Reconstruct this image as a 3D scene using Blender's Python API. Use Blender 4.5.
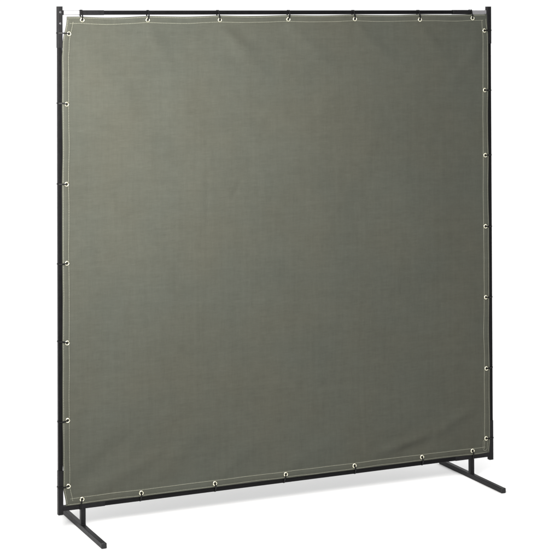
import bpy, bmesh, math, random
from mathutils import Vector, Matrix, noise

for o in list(bpy.data.objects):
    bpy.data.objects.remove(o, do_unlink=True)
random.seed(7)
scene = bpy.context.scene
COL = scene.collection

# ---------------------------------------------------------------- camera
CAM = Vector((-1.8187, -5.9854, 1.872))
YAW, PITCH, ROLL = 0.4262, 0.0133, -0.0034
cd = bpy.data.cameras.new('camera')
cd.sensor_width = 36.0
cd.lens = 1690.2753 / 560.0 * 36.0
cd.shift_y = -282.4731 / 560.0
cd.clip_start, cd.clip_end = 0.1, 500.0
cam = bpy.data.objects.new('camera', cd)
COL.objects.link(cam)
c, s = math.cos(YAW), math.sin(YAW)
r, fw, up = Vector((c, -s, 0)), Vector((s, c, 0)), Vector((0, 0, 1))
fw2 = fw * math.cos(PITCH) + up * math.sin(PITCH)
up2 = up * math.cos(PITCH) - fw * math.sin(PITCH)
r3 = r * math.cos(ROLL) + up2 * math.sin(ROLL)
up3 = up2 * math.cos(ROLL) - r * math.sin(ROLL)
M = Matrix((r3, up3, -fw2)).transposed().to_4x4()
M.translation = CAM
cam.matrix_world = M
scene.camera = cam

# ---------------------------------------------------------------- light: a white studio with one big softbox
world = bpy.data.worlds.new('World')
scene.world = world
world.use_nodes = True
bg = world.node_tree.nodes['Background']
bg.inputs['Color'].default_value = (1, 1, 1, 1)
bg.inputs['Strength'].default_value = 1.0
# the studio round the set: white behind, big light bank overhead, dim towards the camera side
_nt = world.node_tree
_tc = _nt.nodes.new('ShaderNodeTexCoord')
_sp = _nt.nodes.new('ShaderNodeSeparateXYZ')
_nt.links.new(_tc.outputs['Generated'], _sp.inputs[0])
def _range(src, a, b_, lo, hi):
    n = _nt.nodes.new('ShaderNodeMapRange')
    n.interpolation_type = 'SMOOTHSTEP'
    for k, v in zip(('From Min', 'From Max', 'To Min', 'To Max'), (a, b_, lo, hi)):
        n.inputs[k].default_value = v
    _nt.links.new(src, n.inputs['Value'])
    return n.outputs[0]
def _mx(a, b_):
    n = _nt.nodes.new('ShaderNodeMath'); n.operation = 'MAXIMUM'
    _nt.links.new(a, n.inputs[0]); _nt.links.new(b_, n.inputs[1])
    return n.outputs[0]
BACK, FRONT, TOP = 1.12, 0.04, 2.0
_back = _range(_sp.outputs['Y'], -0.15, 0.35, FRONT, BACK)
_dt = _nt.nodes.new('ShaderNodeVectorMath'); _dt.operation = 'DOT_PRODUCT'
_nt.links.new(_tc.outputs['Generated'], _dt.inputs[0])
_dt.inputs[1].default_value = (0.0, -0.34, 0.940)      # the bank hangs over and in front of the set
_top = _range(_dt.outputs['Value'], 0.50, 0.92, 0.0, TOP)
_nt.links.new(_mx(_back, _top), bg.inputs['Strength'])

def softbox(name, loc, target, size, power, color=(1, 1, 1), spread=180):
    d = bpy.data.lights.new(name, 'AREA')
    d.shape = 'RECTANGLE'
    d.size, d.size_y = size
    d.energy = power
    d.color = color
    d.spread = math.radians(spread)
    o = bpy.data.objects.new(name, d)
    COL.objects.link(o)
    o.location = loc
    o.rotation_euler = (Vector(target) - Vector(loc)).to_track_quat('-Z', 'Y').to_euler()
    return o

softbox('softbox', (-0.56, -1.74, 1.88), (0.40, 0.0, 1.50), (1.1, 1.1), 57, (1.0, 0.985, 0.95), 115)

scene.view_settings.view_transform = 'Standard'
scene.view_settings.look = 'None'
scene.view_settings.exposure = 0.0
scene.view_settings.gamma = 1.0
scene.view_settings.use_curve_mapping = False

# ---------------------------------------------------------------- materials
def mat(name):
    m = bpy.data.materials.new(name)
    m.use_nodes = True
    nt = m.node_tree
    return m, nt, nt.nodes['Principled BSDF']

def nd(nt, kind, **kw):
    n = nt.nodes.new(kind)
    for k, v in kw.items():
        setattr(n, k, v)
    return n

def math_node(nt, op, a, b=None, clamp=False):
    n = nd(nt, 'ShaderNodeMath', operation=op, use_clamp=clamp)
    for i, v in enumerate((a, b)):
        if v is None:
            continue
        if isinstance(v, (int, float)):
            n.inputs[i].default_value = v
        else:
            nt.links.new(v, n.inputs[i])
    return n.outputs[0]

def noise_tex(nt, coord, scale, detail=3, sc=(1, 1, 1), rough=0.55):
    mp = nd(nt, 'ShaderNodeMapping')
    mp.inputs['Scale'].default_value = sc
    nt.links.new(coord, mp.inputs['Vector'])
    n = nd(nt, 'ShaderNodeTexNoise')
    n.inputs['Scale'].default_value = scale
    n.inputs['Detail'].default_value = detail
    n.inputs['Roughness'].default_value = rough
    nt.links.new(mp.outputs[0], n.inputs['Vector'])
    return n.outputs['Fac']

def ramp(nt, fac, c0, c1, p0=0.3, p1=0.7):
    n = nd(nt, 'ShaderNodeValToRGB')
    n.color_ramp.elements[0].position = p0
    n.color_ramp.elements[1].position = p1
    n.color_ramp.elements[0].color = (*c0, 1)
    n.color_ramp.elements[1].color = (*c1, 1)
    nt.links.new(fac, n.inputs[0])
    return n.outputs['Color']

def bump(nt, height, strength, dist):
    n = nd(nt, 'ShaderNodeBump')
    n.inputs['Strength'].default_value = strength
    n.inputs['Distance'].default_value = dist
    nt.links.new(height, n.inputs['Height'])
    return n.outputs[0]

def canvas_material():
    m, nt, b = mat('olive_canvas')
    co = nd(nt, 'ShaderNodeTexCoord').outputs['Object']
    warp = noise_tex(nt, co, 1.0, 3, (700, 1, 26))       # threads running up
    weft = noise_tex(nt, co, 1.0, 3, (30, 1, 640))       # threads running across
    blotch = noise_tex(nt, co, 4.0, 4, (1, 1, 1.3))
    up_ = noise_tex(nt, co, 1.0, 4, (70, 1, 3.5), 0.6)      # uneven dye along the warp and the weft
    across = noise_tex(nt, co, 1.0, 4, (4, 1, 60), 0.6)
    mottle = noise_tex(nt, co, 22.0, 4, (1, 1, 1), 0.65)
    slub = noise_tex(nt, co, 1.0, 2, (24, 1, 130))
    f = math_node(nt, 'ADD', math_node(nt, 'MULTIPLY', warp, 0.30), math_node(nt, 'MULTIPLY', weft, 0.34))
    f = math_node(nt, 'ADD', f, math_node(nt, 'MULTIPLY', blotch, 0.18))
    f = math_node(nt, 'ADD', f, math_node(nt, 'MULTIPLY', slub, 0.16))
    f = math_node(nt, 'ADD', f, math_node(nt, 'MULTIPLY', up_, 0.20))
    f = math_node(nt, 'ADD', f, math_node(nt, 'MULTIPLY', across, 0.20))
    f = math_node(nt, 'ADD', f, math_node(nt, 'MULTIPLY', mottle, 0.22))
    f = math_node(nt, 'SUBTRACT', f, 0.30)
    colr = ramp(nt, f, CANVAS_DARK, CANVAS_LIGHT, 0.34, 0.66)
    # the dye is a touch browner in places, a touch greener in others
    hue = ramp(nt, noise_tex(nt, co, 3.1, 3), (1.018, 0.995, 0.97), (0.985, 1.003, 1.015), 0.36, 0.64)
    mix = nd(nt, 'ShaderNodeMix', data_type='RGBA', blend_type='MULTIPLY')
    mix.inputs[0].default_value = 1.0
    nt.links.new(colr, mix.inputs[6])
    nt.links.new(hue, mix.inputs[7])
    nt.links.new(mix.outputs[2], b.inputs['Base Color'])
    b.inputs['Roughness'].default_value = 0.75
    b.inputs['Specular IOR Level'].default_value = 0.18
    h = math_node(nt, 'ADD', warp, weft)
    nt.links.new(bump(nt, h, 0.25, 0.0012), b.inputs['Normal'])
    return m

CANVAS_DARK = (0.0478, 0.0491, 0.0388)
CANVAS_LIGHT = (0.0652, 0.0672, 0.0541)

def steel_black(name, base=0.010, rough=0.42, spec=0.22):
    m, nt, b = mat(name)
    co = nd(nt, 'ShaderNodeTexCoord').outputs['Object']
    n = noise_tex(nt, co, 60, 4)
    nt.links.new(ramp(nt, n, (base * .8, base * .78, base * .85), (base * 1.3, base * 1.25, base * 1.4)), b.inputs['Base Color'])
    n2 = noise_tex(nt, co, 25, 3)
    mr = nd(nt, 'ShaderNodeMapRange')
    mr.inputs['To Min'].default_value = rough - .08
    mr.inputs['To Max'].default_value = rough + .1
    nt.links.new(n2, mr.inputs['Value'])
    nt.links.new(mr.outputs[0], b.inputs['Roughness'])
    b.inputs['Specular IOR Level'].default_value = spec
    fine = noise_tex(nt, co, 900, 2)
    nt.links.new(bump(nt, fine, 0.12, 0.0004), b.inputs['Normal'])
    return m

def metal(name, col, rough, metallic=1.0):
    m, nt, b = mat(name)
    co = nd(nt, 'ShaderNodeTexCoord').outputs['Object']
    n = noise_tex(nt, co, 120, 3)
    nt.links.new(ramp(nt, n, tuple(x * .9 for x in col), col), b.inputs['Base Color'])
    b.inputs['Metallic'].default_value = metallic
    b.inputs['Roughness'].default_value = rough
    return m

def plain(name, col, rough, spec=0.3):
    m, nt, b = mat(name)
    co = nd(nt, 'ShaderNodeTexCoord').outputs['Object']
    n = noise_tex(nt, co, 200, 2)
    nt.links.new(ramp(nt, n, tuple(x * .88 for x in col), tuple(x * 1.08 for x in col)), b.inputs['Base Color'])
    b.inputs['Roughness'].default_value = rough
    b.inputs['Specular IOR Level'].default_value = spec
    return m

M_CANVAS = canvas_material()
M_STEEL = steel_black('black_steel', 0.0038, 0.42, 0.10)
M_SLEEVE = steel_black('black_sleeve_steel', 0.0075, 0.45, 0.14)
M_CAP = plain('black_plastic', (0.012, 0.012, 0.013), 0.5, 0.3)
M_TIE = plain('black_nylon', (0.005, 0.005, 0.005), 0.45, 0.15)
M_ZINC = metal('zinc_plate', (0.40, 0.39, 0.405), 0.5)
M_SCREW = metal('blackened_screw', (0.22, 0.22, 0.23), 0.3)
M_BRASS = metal('pale_brass', (0.86, 0.83, 0.66), 0.26)
M_THREAD = plain('cream_thread', (0.25, 0.25, 0.20), 0.85, 0.05)

m, nt, b = mat('white_sweep')
co = nd(nt, 'ShaderNodeTexCoord').outputs['Object']
nt.links.new(ramp(nt, noise_tex(nt, co, 3, 3), (0.915, 0.915, 0.915), (0.925, 0.925, 0.925)), b.inputs['Base Color'])
b.inputs['Roughness'].default_value = 0.9
b.inputs['Specular IOR Level'].default_value = 0.1
M_FLOOR = m

# ---------------------------------------------------------------- mesh helpers
def link(name, bm, material, parent=None, smooth=False):
    me = bpy.data.meshes.new(name)
    bmesh.ops.recalc_face_normals(bm, faces=bm.faces)
    bm.to_mesh(me)
    bm.free()
    me.materials.append(material)
    if smooth:
        for p in me.polygons:
            p.use_smooth = True
    o = bpy.data.objects.new(name, me)
    COL.objects.link(o)
    if parent:
        o.parent = parent
    return o

def frame_for(d):
    d = d.normalized()
    ref = Vector((0, 0, 1)) if abs(d.z) < 0.9 else Vector((0, 1, 0))
    a = ref.cross(d).normalized()
    return a, d.cross(a).normalized()

def square_tube(bm, p0, p1, size, rad=0.0022, chamfer=0.0008, seg=4, wall=None):
    """rolled square tube with rounded corners and slightly eased ends"""
    p0, p1 = Vector(p0), Vector(p1)
    d = (p1 - p0)
    L = d.length
    d.normalize()
    a, b_ = frame_for(d)
    def ring(t, sz):
        hs = sz / 2
        rr = min(rad, hs * .9)
        out = []
        for (sx, sy, a0) in ((1, 1, 0), (-1, 1, 90), (-1, -1, 180), (1, -1, 270)):
            for k in range(seg + 1):
                an = math.radians(a0 + 90 * k / seg)
                u = sx * (hs - rr) + rr * math.cos(an)
                v = sy * (hs - rr) + rr * math.sin(an)
                out.append(bm.verts.new(p0 + d * t + a * u + b_ * v))
        return out
    rings = [ring(0, size - 2 * chamfer), ring(chamfer, size), ring(L - chamfer, size), ring(L, size - 2 * chamfer)]
    n = len(rings[0])
    for q in range(3):
        for k in range(n):
            bm.faces.new((rings[q][k], rings[q][(k + 1) % n], rings[q + 1][(k + 1) % n], rings[q + 1][k]))
    bm.faces.new(list(reversed(rings[0])))
    bm.faces.new(rings[3])

def tube(name, p0, p1, size, material, parent=None, **kw):
    bm = bmesh.new()
    square_tube(bm, p0, p1, size, **kw)
    return link(name, bm, material, parent)

def cyl(bm, p0, p1, rad, seg=16):
    p0, p1 = Vector(p0), Vector(p1)
    a, b_ = frame_for(p1 - p0)
    rs = []
    for p, rr in ((p0, rad), (p0.lerp(p1, .8), rad), (p1, rad * .8)):
        rs.append([bm.verts.new(p + a * rr * math.cos(2 * math.pi * k / seg) + b_ * rr * math.sin(2 * math.pi * k / seg)) for k in range(seg)])
    for q in range(2):
        for k in range(seg):
            bm.faces.new((rs[q][k], rs[q][(k + 1) % seg], rs[q + 1][(k + 1) % seg], rs[q + 1][k]))
    bm.faces.new(rs[2])
    bm.faces.new(list(reversed(rs[0])))

# ---------------------------------------------------------------- setting
bm = bmesh.new()
bmesh.ops.create_grid(bm, x_segments=8, y_segments=8, size=150)
fl = link('floor', bm, M_FLOOR)
fl['kind'] = 'structure'
fl['label'] = 'seamless white studio floor'

# ---------------------------------------------------------------- screen frame
W, H = 1.85, 1.9225           # outside width, top of the posts
S, T = 0.019, 0.0165          # corner sleeves / tubes
ZB = 0.068                    # underside of posts
ZT, ZR = 1.9015, 0.0885       # axes of the two rails

root = bpy.data.objects.new('welding_screen', None)
COL.objects.link(root)
root['label'] = 'olive canvas welding screen laced with ties in a black square tube frame on two feet'
root['category'] = 'welding screen'

for side, x in ((0, S / 2), (1, W - S / 2)):
    post = tube('post', (x, 0, 0.2265), (x, 0, 1.7725), T, M_STEEL, root)
    tube('sleeve', (x, 0, 1.772), (x, 0, H), S, M_SLEEVE, post)
    tube('sleeve', (x, 0, ZB), (x, 0, 0.227), S, M_SLEEVE, post)
    tube('end_cap', (x, 0, H - .0005), (x, 0, H + .0022), S + .0012, M_CAP, post, rad=.003, chamfer=.001)
    tube('end_cap', (x, 0, ZB - .0020), (x, 0, ZB + .0005), S + .0010, M_CAP, post, rad=.003, chamfer=.001)
    # screws that pinch the tubes in the sleeves
    for z in (() if side else (ZT + .002, 1.862)):
        bm = bmesh.new()
        cyl(bm, (x, -S / 2 + .0004, z), (x, -S / 2 - .0022, z), .0042)
        sc_ = link('screw', bm, M_SCREW, post)
        bm = bmesh.new()
        cyl(bm, (x, -S / 2 - .0020, z), (x, -S / 2 - .0030, z), .0022, 6)
        # socket of the screw stays in the same mesh
        me2 = bpy.data.meshes.new('socket'); bm.to_mesh(me2); bm.free()
        bmj = bmesh.new(); bmj.from_mesh(sc_.data); bmj.from_mesh(me2); bmj.to_mesh(sc_.data); bmj.free()
        bpy.data.meshes.remove(me2)

XI0 = S + .0045
top = tube('rail', (0.178, 0, ZT), (W - 0.178, 0, ZT), T - .0006, M_STEEL, root)
top['label'] = 'black top rail'
for f in (0, 1):
    X = (lambda v: W - v) if f else (lambda v: v)
    XI1 = .094 if f else .0835
    tube('socket', (X(S - .0006), 0, ZT), (X(XI0), 0, ZT), S - .0012, M_SLEEVE, top)
    ins = tube('insert_tube', (X(XI0 - .001), 0, ZT), (X(XI1 + .002), 0, ZT), T - .0006, M_ZINC, top)
    ins['label'] = 'bare zinc plated tube showing beside the corner'
    tube('sleeve', (X(XI1), 0, ZT), (X(0.179), 0, ZT), S - .001, M_SLEEVE, top)

bot = tube('rail', (0.178, 0, ZR), (W - 0.178, 0, ZR), T, M_STEEL, root)
bot['label'] = 'black bottom rail'
for f in (0, 1):
    X = (lambda v: W - v) if f else (lambda v: v)
    tube('sleeve', (X(S - .0006), 0, ZR), (X(0.179), 0, ZR), S - .0006, M_SLEEVE, bot)

FL = 0.2485
for x in (0.0948, 1.7495):
    bm = bmesh.new()
    square_tube(bm, (x, -FL + .008, S / 2 + .0008), (x, FL - .008, S / 2 + .0008), S)
    square_tube(bm, (x, 0, S + .0004), (x, 0, ZR - S / 2 + .0005), S - .0004)
    # weld fillet round the foot of the upright
    square_tube(bm, (x, 0, S + .0003), (x, 0, S + .0035), S + .003, rad=.004, chamfer=.0016)
    foot = link('foot', bm, M_SLEEVE, root)
    for q in (-1, 1):
        tube('end_cap', (x, q * (FL - .0085), S / 2 + .0008), (x, q * FL, S / 2 + .0008), S + .0016, M_CAP, foot, rad=.004, chamfer=.0022)

# ---------------------------------------------------------------- curtain
GT = [(0.0920, 1.875), (0.348, 1.874), (0.640, 1.873), (0.928, 1.8745), (1.218, 1.875), (1.512, 1.872), (1.757, 1.877)]
GL = [(0.0415, 1.824), (0.0325, 1.566), (0.0315, 1.273), (0.0325, .984), (0.033, .693), (0.034, .410), (0.036, .170)]
GR = [(1.813, 1.826), (1.8135, 1.582), (1.8145, 1.315), (1.814, 1.024), (1.8135, .734), (1.8145, .443), (1.812, .158)]
GB = [(0.088, .1165), (0.318, .1125), (0.614, .1135), (0.910, .1145), (1.208, .1145), (1.512, .1150), (1.747, .1145)]

def lerp(a, b, t): return a + (b - a) * t
def sstep(a, b, x):
    t = min(1, max(0, (x - a) / (b - a)))
    return t * t * (3 - 2 * t)
def gauss(x, w): return math.exp(-(x / w) ** 2)

def between(vals, v):
    """0 at a grommet, 1 halfway to the next"""
    vs = sorted(vals)
    for a, b_ in zip(vs, vs[1:]):
        if a <= v <= b_:
            return math.sin(math.pi * (v - a) / (b_ - a)), vs.index(a)
    return 0.0, -1

TX = [g[0] for g in GT]; BX = [g[0] for g in GB]; LZ = [g[1] for g in GL]; RZ = [g[1] for g in GR]
SAG_T = [.0045, .0040, .0030, .0028, .0028, .0022, 0]
def edge_top(x):
    b_, i = between(TX, x)
    z = 1.8905 + .0026 * sstep(.5, 1.3, x) - (SAG_T[i] * b_ if i >= 0 else 0) - .0035 * (1 - sstep(.05, .5, x))
    return z + .0008 * noise.noise((x * 9, 3, 1))
def edge_bottom(x):
    b_, i = between(BX, x)
    return .0975 + .0010 * b_ + .0006 * noise.noise((x * 9, 7, 1)) - .0015 * sstep(1.5, 1.8, x)
def edge_left(z):
    b_, i = between(LZ, z)
    e = .0168 - .0022 * sstep(.23, .26, z) * (1 - sstep(1.74, 1.77, z)) + .0007 * b_ + .0008 * noise.noise((z * 9, 1, 5))
    e += .0165 * sstep(1.785, 1.885, z)           # the corner is drawn in, a slit of white shows
    e += .0105 * (1 - sstep(.105, .172, z))
    return e
def edge_right(z):
    b_, i = between(RZ, z)
    e = 1.8325 - .0010 * b_ + .0006 * noise.noise((z * 9, 2, 5))
    e -= .0060 * sstep(1.80, 1.88, z)
    e -= .0015 * (1 - sstep(.105, .16, z))
    return e

Y0 = -0.0100                   # the cloth hangs just in front of the tubes' axes
HEM = 0.0275

RIDGES = [   # x0, z0, x1, z1, half width, height: folds pressed or pulled into the cloth
    (0.650, 1.850, 0.86, 1.62, .030, .0028),
    (0.660, 1.850, 0.95, 1.70, .022, -.0016),
    (0.930, 1.850, 1.15, 1.66, .030, .0020),
    (1.225, 1.850, 1.42, 1.68, .028, .0018),
    (1.515, 1.850, 1.70, 1.62, .030, .0016),
    (0.345, 1.850, 0.50, 1.60, .032, .0018),
    (0.110, 1.780, 0.42, 1.34, .050, .0022),
    (0.070, 0.160, 0.36, 0.42, .030, -.0022),
    (0.120, 0.140, 0.52, 0.30, .028, .0024),
    (0.340, 0.140, 0.62, 0.36, .035, .0016),
    (0.625, 0.140, 0.86, 0.30, .035, .0016),
    (1.310, 0.150, 1.60, 0.215, .018, .0036),
    (1.420, 0.150, 1.70, 0.185, .018, -.0020),
    (1.590, 0.212, 1.79, 0.30, .020, .0026),
    (0.920, 0.140, 1.22, 0.28, .030, .0016),
    (1.800, 0.180, 1.60, 0.42, .030, -.0014),
    (1.800, 1.800, 1.62, 1.55, .032, .0016),
    (0.695, 1.195, 0.728, 1.275, .010, -.0009),
]
def seg_dist(x, z, r_):
    ax, az, bx, bz = r_[:4]
    dx, dz = bx - ax, bz - az
    L2 = dx * dx + dz * dz
    t = ((x - ax) * dx + (z - az) * dz) / L2
    tt = min(1, max(0, t))
    d = math.hypot(x - ax - dx * tt, z - az - dz * tt)
    fade = sstep(-.15, .12, t) * (1 - sstep(.35, 1.1, t))
    return d, fade

_rp = random.Random(3)
PULLS = [(gx, gz, _rp.uniform(.0005, .0013), _rp.uniform(0, 6)) for gx, gz in GT + GL + GR + GB]
CREASES = [(0.585, .0012), (0.76, -.0006), (1.06, -.0010), (1.47, .0010)]   # the vertical lines it was folded on

def cloth_y(x, z):
    el, er, eb, et = edge_left(z), edge_right(z), edge_bottom(x), edge_top(x)
    dl, dr, db, dt = x - el, er - x, z - eb, et - z
    de = min(dl, dr, db, dt)
    inner = sstep(.02, .35, de)
    y = Y0
    y += inner * (.014 * noise.noise((x * 1.3 + 4, z * 1.1, .3)) + .0050 * noise.noise((x * 3.2 + z * 1.2, z * 2.6, 4.1)))
    y += sstep(.01, .1, de) * (.0011 * noise.noise((x * 7.5 + z * 3, z * 5 - x * 2, 9.0)) + .00045 * noise.noise((x * 19, z * 15, 2.0)))
    # slack of the border between one tie and the next
    bt, it = between(TX, x); bb, ib = between(BX, x); bl, il = between(LZ, z); br, ir = between(RZ, z)
    sg = (1, -1, .7, -.5, .9, -.8, .6)
    y += .0038 * bt * sg[it] * math.exp(-dt / .05)
    y += .0026 * bb * sg[(ib + 2) % 7] * math.exp(-db / .05)
    y += .0030 * bl * sg[(il + 1) % 7] * math.exp(-dl / .04)
    y += .0026 * br * sg[(ir + 3) % 7] * math.exp(-dr / .04)
    for rg in RIDGES:
        d, fd = seg_dist(x, z, rg)
        if d < rg[4] * 3:
            y -= 2.5 * rg[5] * gauss(d, rg[4]) * fd * sstep(.012, .04, de)
    for (gx, gz, kx, ph) in PULLS:                # cloth gathers in a fan where a tie pulls
        rx, rz = x - gx, z - gz
        rr2 = rx * rx + rz * rz
        if rr2 < .06:
            rd = math.sqrt(rr2)
            y += kx * math.cos(5 * math.atan2(rz, rx) + ph) * sstep(.012, .05, rd) * math.exp(-rd / .06)
    for cx_, a_ in CREASES:
        wob = cx_ + .006 * noise.noise((z * 2, cx_, 0))
        y += a_ * gauss(x - wob, .006) * (0.5 + noise.noise((z * 3, cx_ * 5, 2))) * inner
    # doubled hem
    st = 1 - sstep(HEM - .0015, HEM + .0015, de)
    y -= .0012 * st
    y -= .0020 * gauss(de - HEM * .5, .007) * st
    # the far corners pull forward or back a little
    y += .004 * math.exp(-((x - 1.83) ** 2 + (z - .1) ** 2) / .0012)
    return y

# grid lines, dense along the borders
def lines(n_in):
    e = [0, .0008, .0025, .006, .010, .014, .018, .022, .0255, .0270, .0282, .030, .034, .040, .048, .058]
    L = 1.80
    mid = [e[-1] + (L - 2 * e[-1]) * k / n_in for k in range(1, n_in)]
    return [v / L for v in e + mid + [L - v for v in reversed(e)]]

US, VS = lines(210), lines(210)
bm = bmesh.new()
grid = []
for v in VS:
    row = []
    for u in US:
        z = lerp(.1, 1.89, v)
        x = lerp(edge_left(z), edge_right(z), u)
        z = lerp(edge_bottom(x), edge_top(x), v)
        row.append(bm.verts.new((x, cloth_y(x, z), z)))
    grid.append(row)
for j in range(len(VS) - 1):
    for i in range(len(US) - 1):
        bm.faces.new((grid[j][i], grid[j][i + 1], grid[j + 1][i + 1], grid[j + 1][i]))
# give the cloth its thickness
bmesh.ops.recalc_face_normals(bm, faces=bm.faces)
me = bpy.data.meshes.new('curtain')
bm.to_mesh(me); bm.free()
me.materials.append(M_CANVAS)
for p in me.polygons:
    p.use_smooth = True
curtain = bpy.data.objects.new('curtain', me)
COL.objects.link(curtain)
curtain.parent = root
so = curtain.modifiers.new('thickness', 'SOLIDIFY')
so.thickness = 0.0014
so.offset = 0

# stitching: short cream stitches following the hem
def stitch_path(bm, pts, step=.0062, ln=.0066, wd=.0010):
    """pts: list of (x,z); lays little raised stitches along the polyline"""
    cum = [0]
    for a, b_ in zip(pts, pts[1:]):
        cum.append(cum[-1] + math.hypot(b_[0] - a[0], b_[1] - a[1]))
    def at(sv):
        for k in range(len(cum) - 1):
            if cum[k + 1] >= sv:
                t = (sv - cum[k]) / max(1e-9, cum[k + 1] - cum[k])
                return lerp(pts[k][0], pts[k + 1][0], t), lerp(pts[k][1], pts[k + 1][1], t)
        return pts[-1]
    sv = 0
    k0 = 0
    while sv + ln < cum[-1]:
        a, b_ = at(sv), at(sv + ln)
        dx, dz = b_[0] - a[0], b_[1] - a[1]
        L = math.hypot(dx, dz) or 1
        nx, nz = -dz / L * wd, dx / L * wd
        mx, mz = (a[0] + b_[0]) / 2, (a[1] + b_[1]) / 2
        ya, ym, yb = (cloth_y(*a) - .0011, cloth_y(mx, mz) - .0016, cloth_y(*b_) - .0011)
        rows = []
        for (px, pz, py, w_) in ((a[0], a[1], ya, .5), (mx, mz, ym, 1), (b_[0], b_[1], yb, .5)):
            rows.append([bm.verts.new((px + nx * w_, py + .0008, pz + nz * w_)), bm.verts.new((px, py, pz)), bm.verts.new((px - nx * w_, py + .0008, pz - nz * w_))])
        for q in range(2):
            for t in range(2):
                bm.faces.new((rows[q][t], rows[q][t + 1], rows[q + 1][t + 1], rows[q + 1][t]))
        sv += step * random.uniform(.94, 1.06)

def border(off, i0=.012, i1=.012):
    n = 160
    zs = [lerp(.1 + off + i0, 1.885 - off - i0, k / n) for k in range(n + 1)]
    xs = [lerp(.03 + off + i1, 1.825 - off - i1, k / n) for k in range(n + 1)]
    return ([(edge_left(z) + off +   .0012 * noise.noise((z * 11, 5, off * 50)), z) for z in zs],
            [(edge_right(z) - off +   .0012 * noise.noise((z * 11, 8, off * 50)), z) for z in zs],
            [(x, edge_top(x) - off + .0012 * noise.noise((x * 11, 2, off * 50))) for x in xs],
            [(x, edge_bottom(x) + off + .0012 * noise.noise((x * 11, 9, off * 50))) for x in xs])

bm = bmesh.new()
for off in (HEM - .0022, .0045):
    for path in border(off, -.012 if off > .02 else .0, -.012 if off > .02 else .0):
        stitch_path(bm, path)
# rounded box stitch that reinforces the lower right corner
cx0, cx1, cz0, cz1 = 1.7995, 1.8185, .108, .152
rr = .0085
lp = []
for (qx, qz, a0) in ((cx1 - rr, cz1 - rr, 0), (cx0 + rr, cz1 - rr, 90), (cx0 + rr, cz0 + rr, 180), (cx1 - rr, cz0 + rr, 270)):
    for k in range(7):
        an = math.radians(a0 + 15 * k)
        lp.append((qx + rr * math.cos(an), qz + rr * math.sin(an)))
lp.append(lp[0])
stitch_path(bm, lp, .0042, .0040, .0009)
st = link('stitching', bm, M_THREAD, curtain)

# grommets: rolled brass rings with a barrel, turned in proto space (axis along y)
def grommet_mesh():
    bm = bmesh.new()
    prof = [(.0042, .0030), (.0042, -.0008), (.0046, -.0020), (.0056, -.0027), (.0068, -.0026), (.0079, -.0018), (.0084, -.0006), (.0084, .0002)]
    prof = [(rd * 1.1, yy * 1.1) for rd, yy in prof]
    n = 28
    rings = []
    for k in range(n):
        an = 2 * math.pi * k / n
        rings.append([bm.verts.new((rd * math.cos(an), yy, rd * math.sin(an))) for rd, yy in prof])
    for k in range(n):
        a, b_ = rings[k], rings[(k + 1) % n]
        for q in range(len(prof) - 1):
            bm.faces.new((a[q], b_[q], b_[q + 1], a[q + 1]))
    return bm

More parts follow.
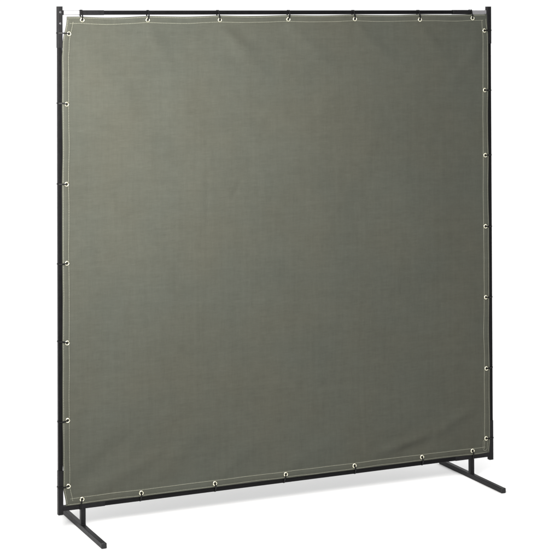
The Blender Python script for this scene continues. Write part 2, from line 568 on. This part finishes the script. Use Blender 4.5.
def tie_bm(g, axis, tilt):
    """a nylon tie looped through the grommet and round a tube: returns its mesh; g = (x,y,z) of the hole,
    axis 'x' for a rail, 'z' for a post; the loop lies across the tube"""
    bm = bmesh.new()
    gx, gy, gz = g
    if axis == 'x':
        cz = ZT if gz > 1 else ZR
        rel = gz - cz
    else:
        cxp = S / 2 if gx < 1 else W - S / 2
        rel = gx - cxp
    sgn = 1 if rel > 0 else -1
    h = T / 2 + .0006
    if (axis == 'x' and (g[0] < .179 or g[0] > W - .179)) or (axis == 'z' and (gz > 1.772 or gz < .227)):
        h = S / 2 + .0006
    # loop in (u, y): u measured from the tube axis towards the grommet
    d = abs(rel)
    y_f = gy - .0032
    fy = min(-h - .0009, y_f + .0004)
    loop = [(d + .0006, y_f + .0004), (d - .003, y_f - .0010), (h + .001, fy), (h - .003, lerp(fy, -h - .0009, .35)), (-h + .0022, -h - .0006), (-h - .0004, -h + .0022),
            (-h - .0006, 0), (-h - .0004, h - .002), (-h + .002, h), (h - .002, h), (h + .001, h - .001), (d - .002, gy + .0036), (d + .0006, gy + .0026)]
    wd, th = .0026, .0009
    rows = []
    n = len(loop)
    for k in range(n):
        u, yy = loop[k]
        pu, py = loop[k - 1]
        nu, ny = loop[(k + 1) % n]
        tu, ty = nu - pu, ny - py
        L = math.hypot(tu, ty) or 1
        ou, oy = ty / L * th / 2, -tu / L * th / 2
        row = []
        for (e, w_) in ((1, wd), (1, -wd), (-1, -wd), (-1, wd)):
            uu, y2 = u + ou * e, yy + oy * e
            sh = tilt * (max(uu, h * .6) - d)
            if axis == 'x':
                row.append(bm.verts.new((gx + w_ + sh, y2, cz + sgn * uu)))
            else:
                row.append(bm.verts.new((cxp + sgn * uu, y2, gz + w_ + sh)))
        rows.append(row)
    for k in range(n):
        a, b_ = rows[k], rows[(k + 1) % n]
        for q in range(4):
            bm.faces.new((a[q], a[(q + 1) % 4], b_[(q + 1) % 4], b_[q]))
    # ratchet head and clipped tail on the outside of the tube
    hu, hy = random.uniform(-.004, .002), h + .0024
    sh = tilt * (h * .6 - d)
    if axis == 'x':
        ctr = Vector((gx + sh, hy, cz + sgn * hu))
        sx, sy, sz = .0060, .0042, .0056
    else:
        ctr = Vector((cxp + sgn * hu, hy, gz + sh))
        sx, sy, sz = .0056, .0042, .0060
    bmesh.ops.create_cube(bm, size=1, matrix=Matrix.Translation(ctr) @ Matrix.Diagonal((sx, sy, sz, 1)))
    return bm

gproto = None
for lst, axis in ((GT, 'x'), (GL, 'z'), (GR, 'z'), (GB, 'x')):
    for (gx, gz) in lst:
        y = cloth_y(gx, gz) - .0013
        if gproto is None:
            gproto = link('grommet', grommet_mesh(), M_BRASS, curtain, smooth=True)
            g = gproto
        else:
            g = gproto.copy()
            COL.objects.link(g)
            g.parent = curtain
        g.location = (gx, y, gz)
        g.rotation_euler = (random.uniform(-.1, .1), random.uniform(0, 6), random.uniform(-.1, .1))
        link('cable_tie', tie_bm((gx, y, gz), axis, random.uniform(-.3, .3)), M_TIE, root)
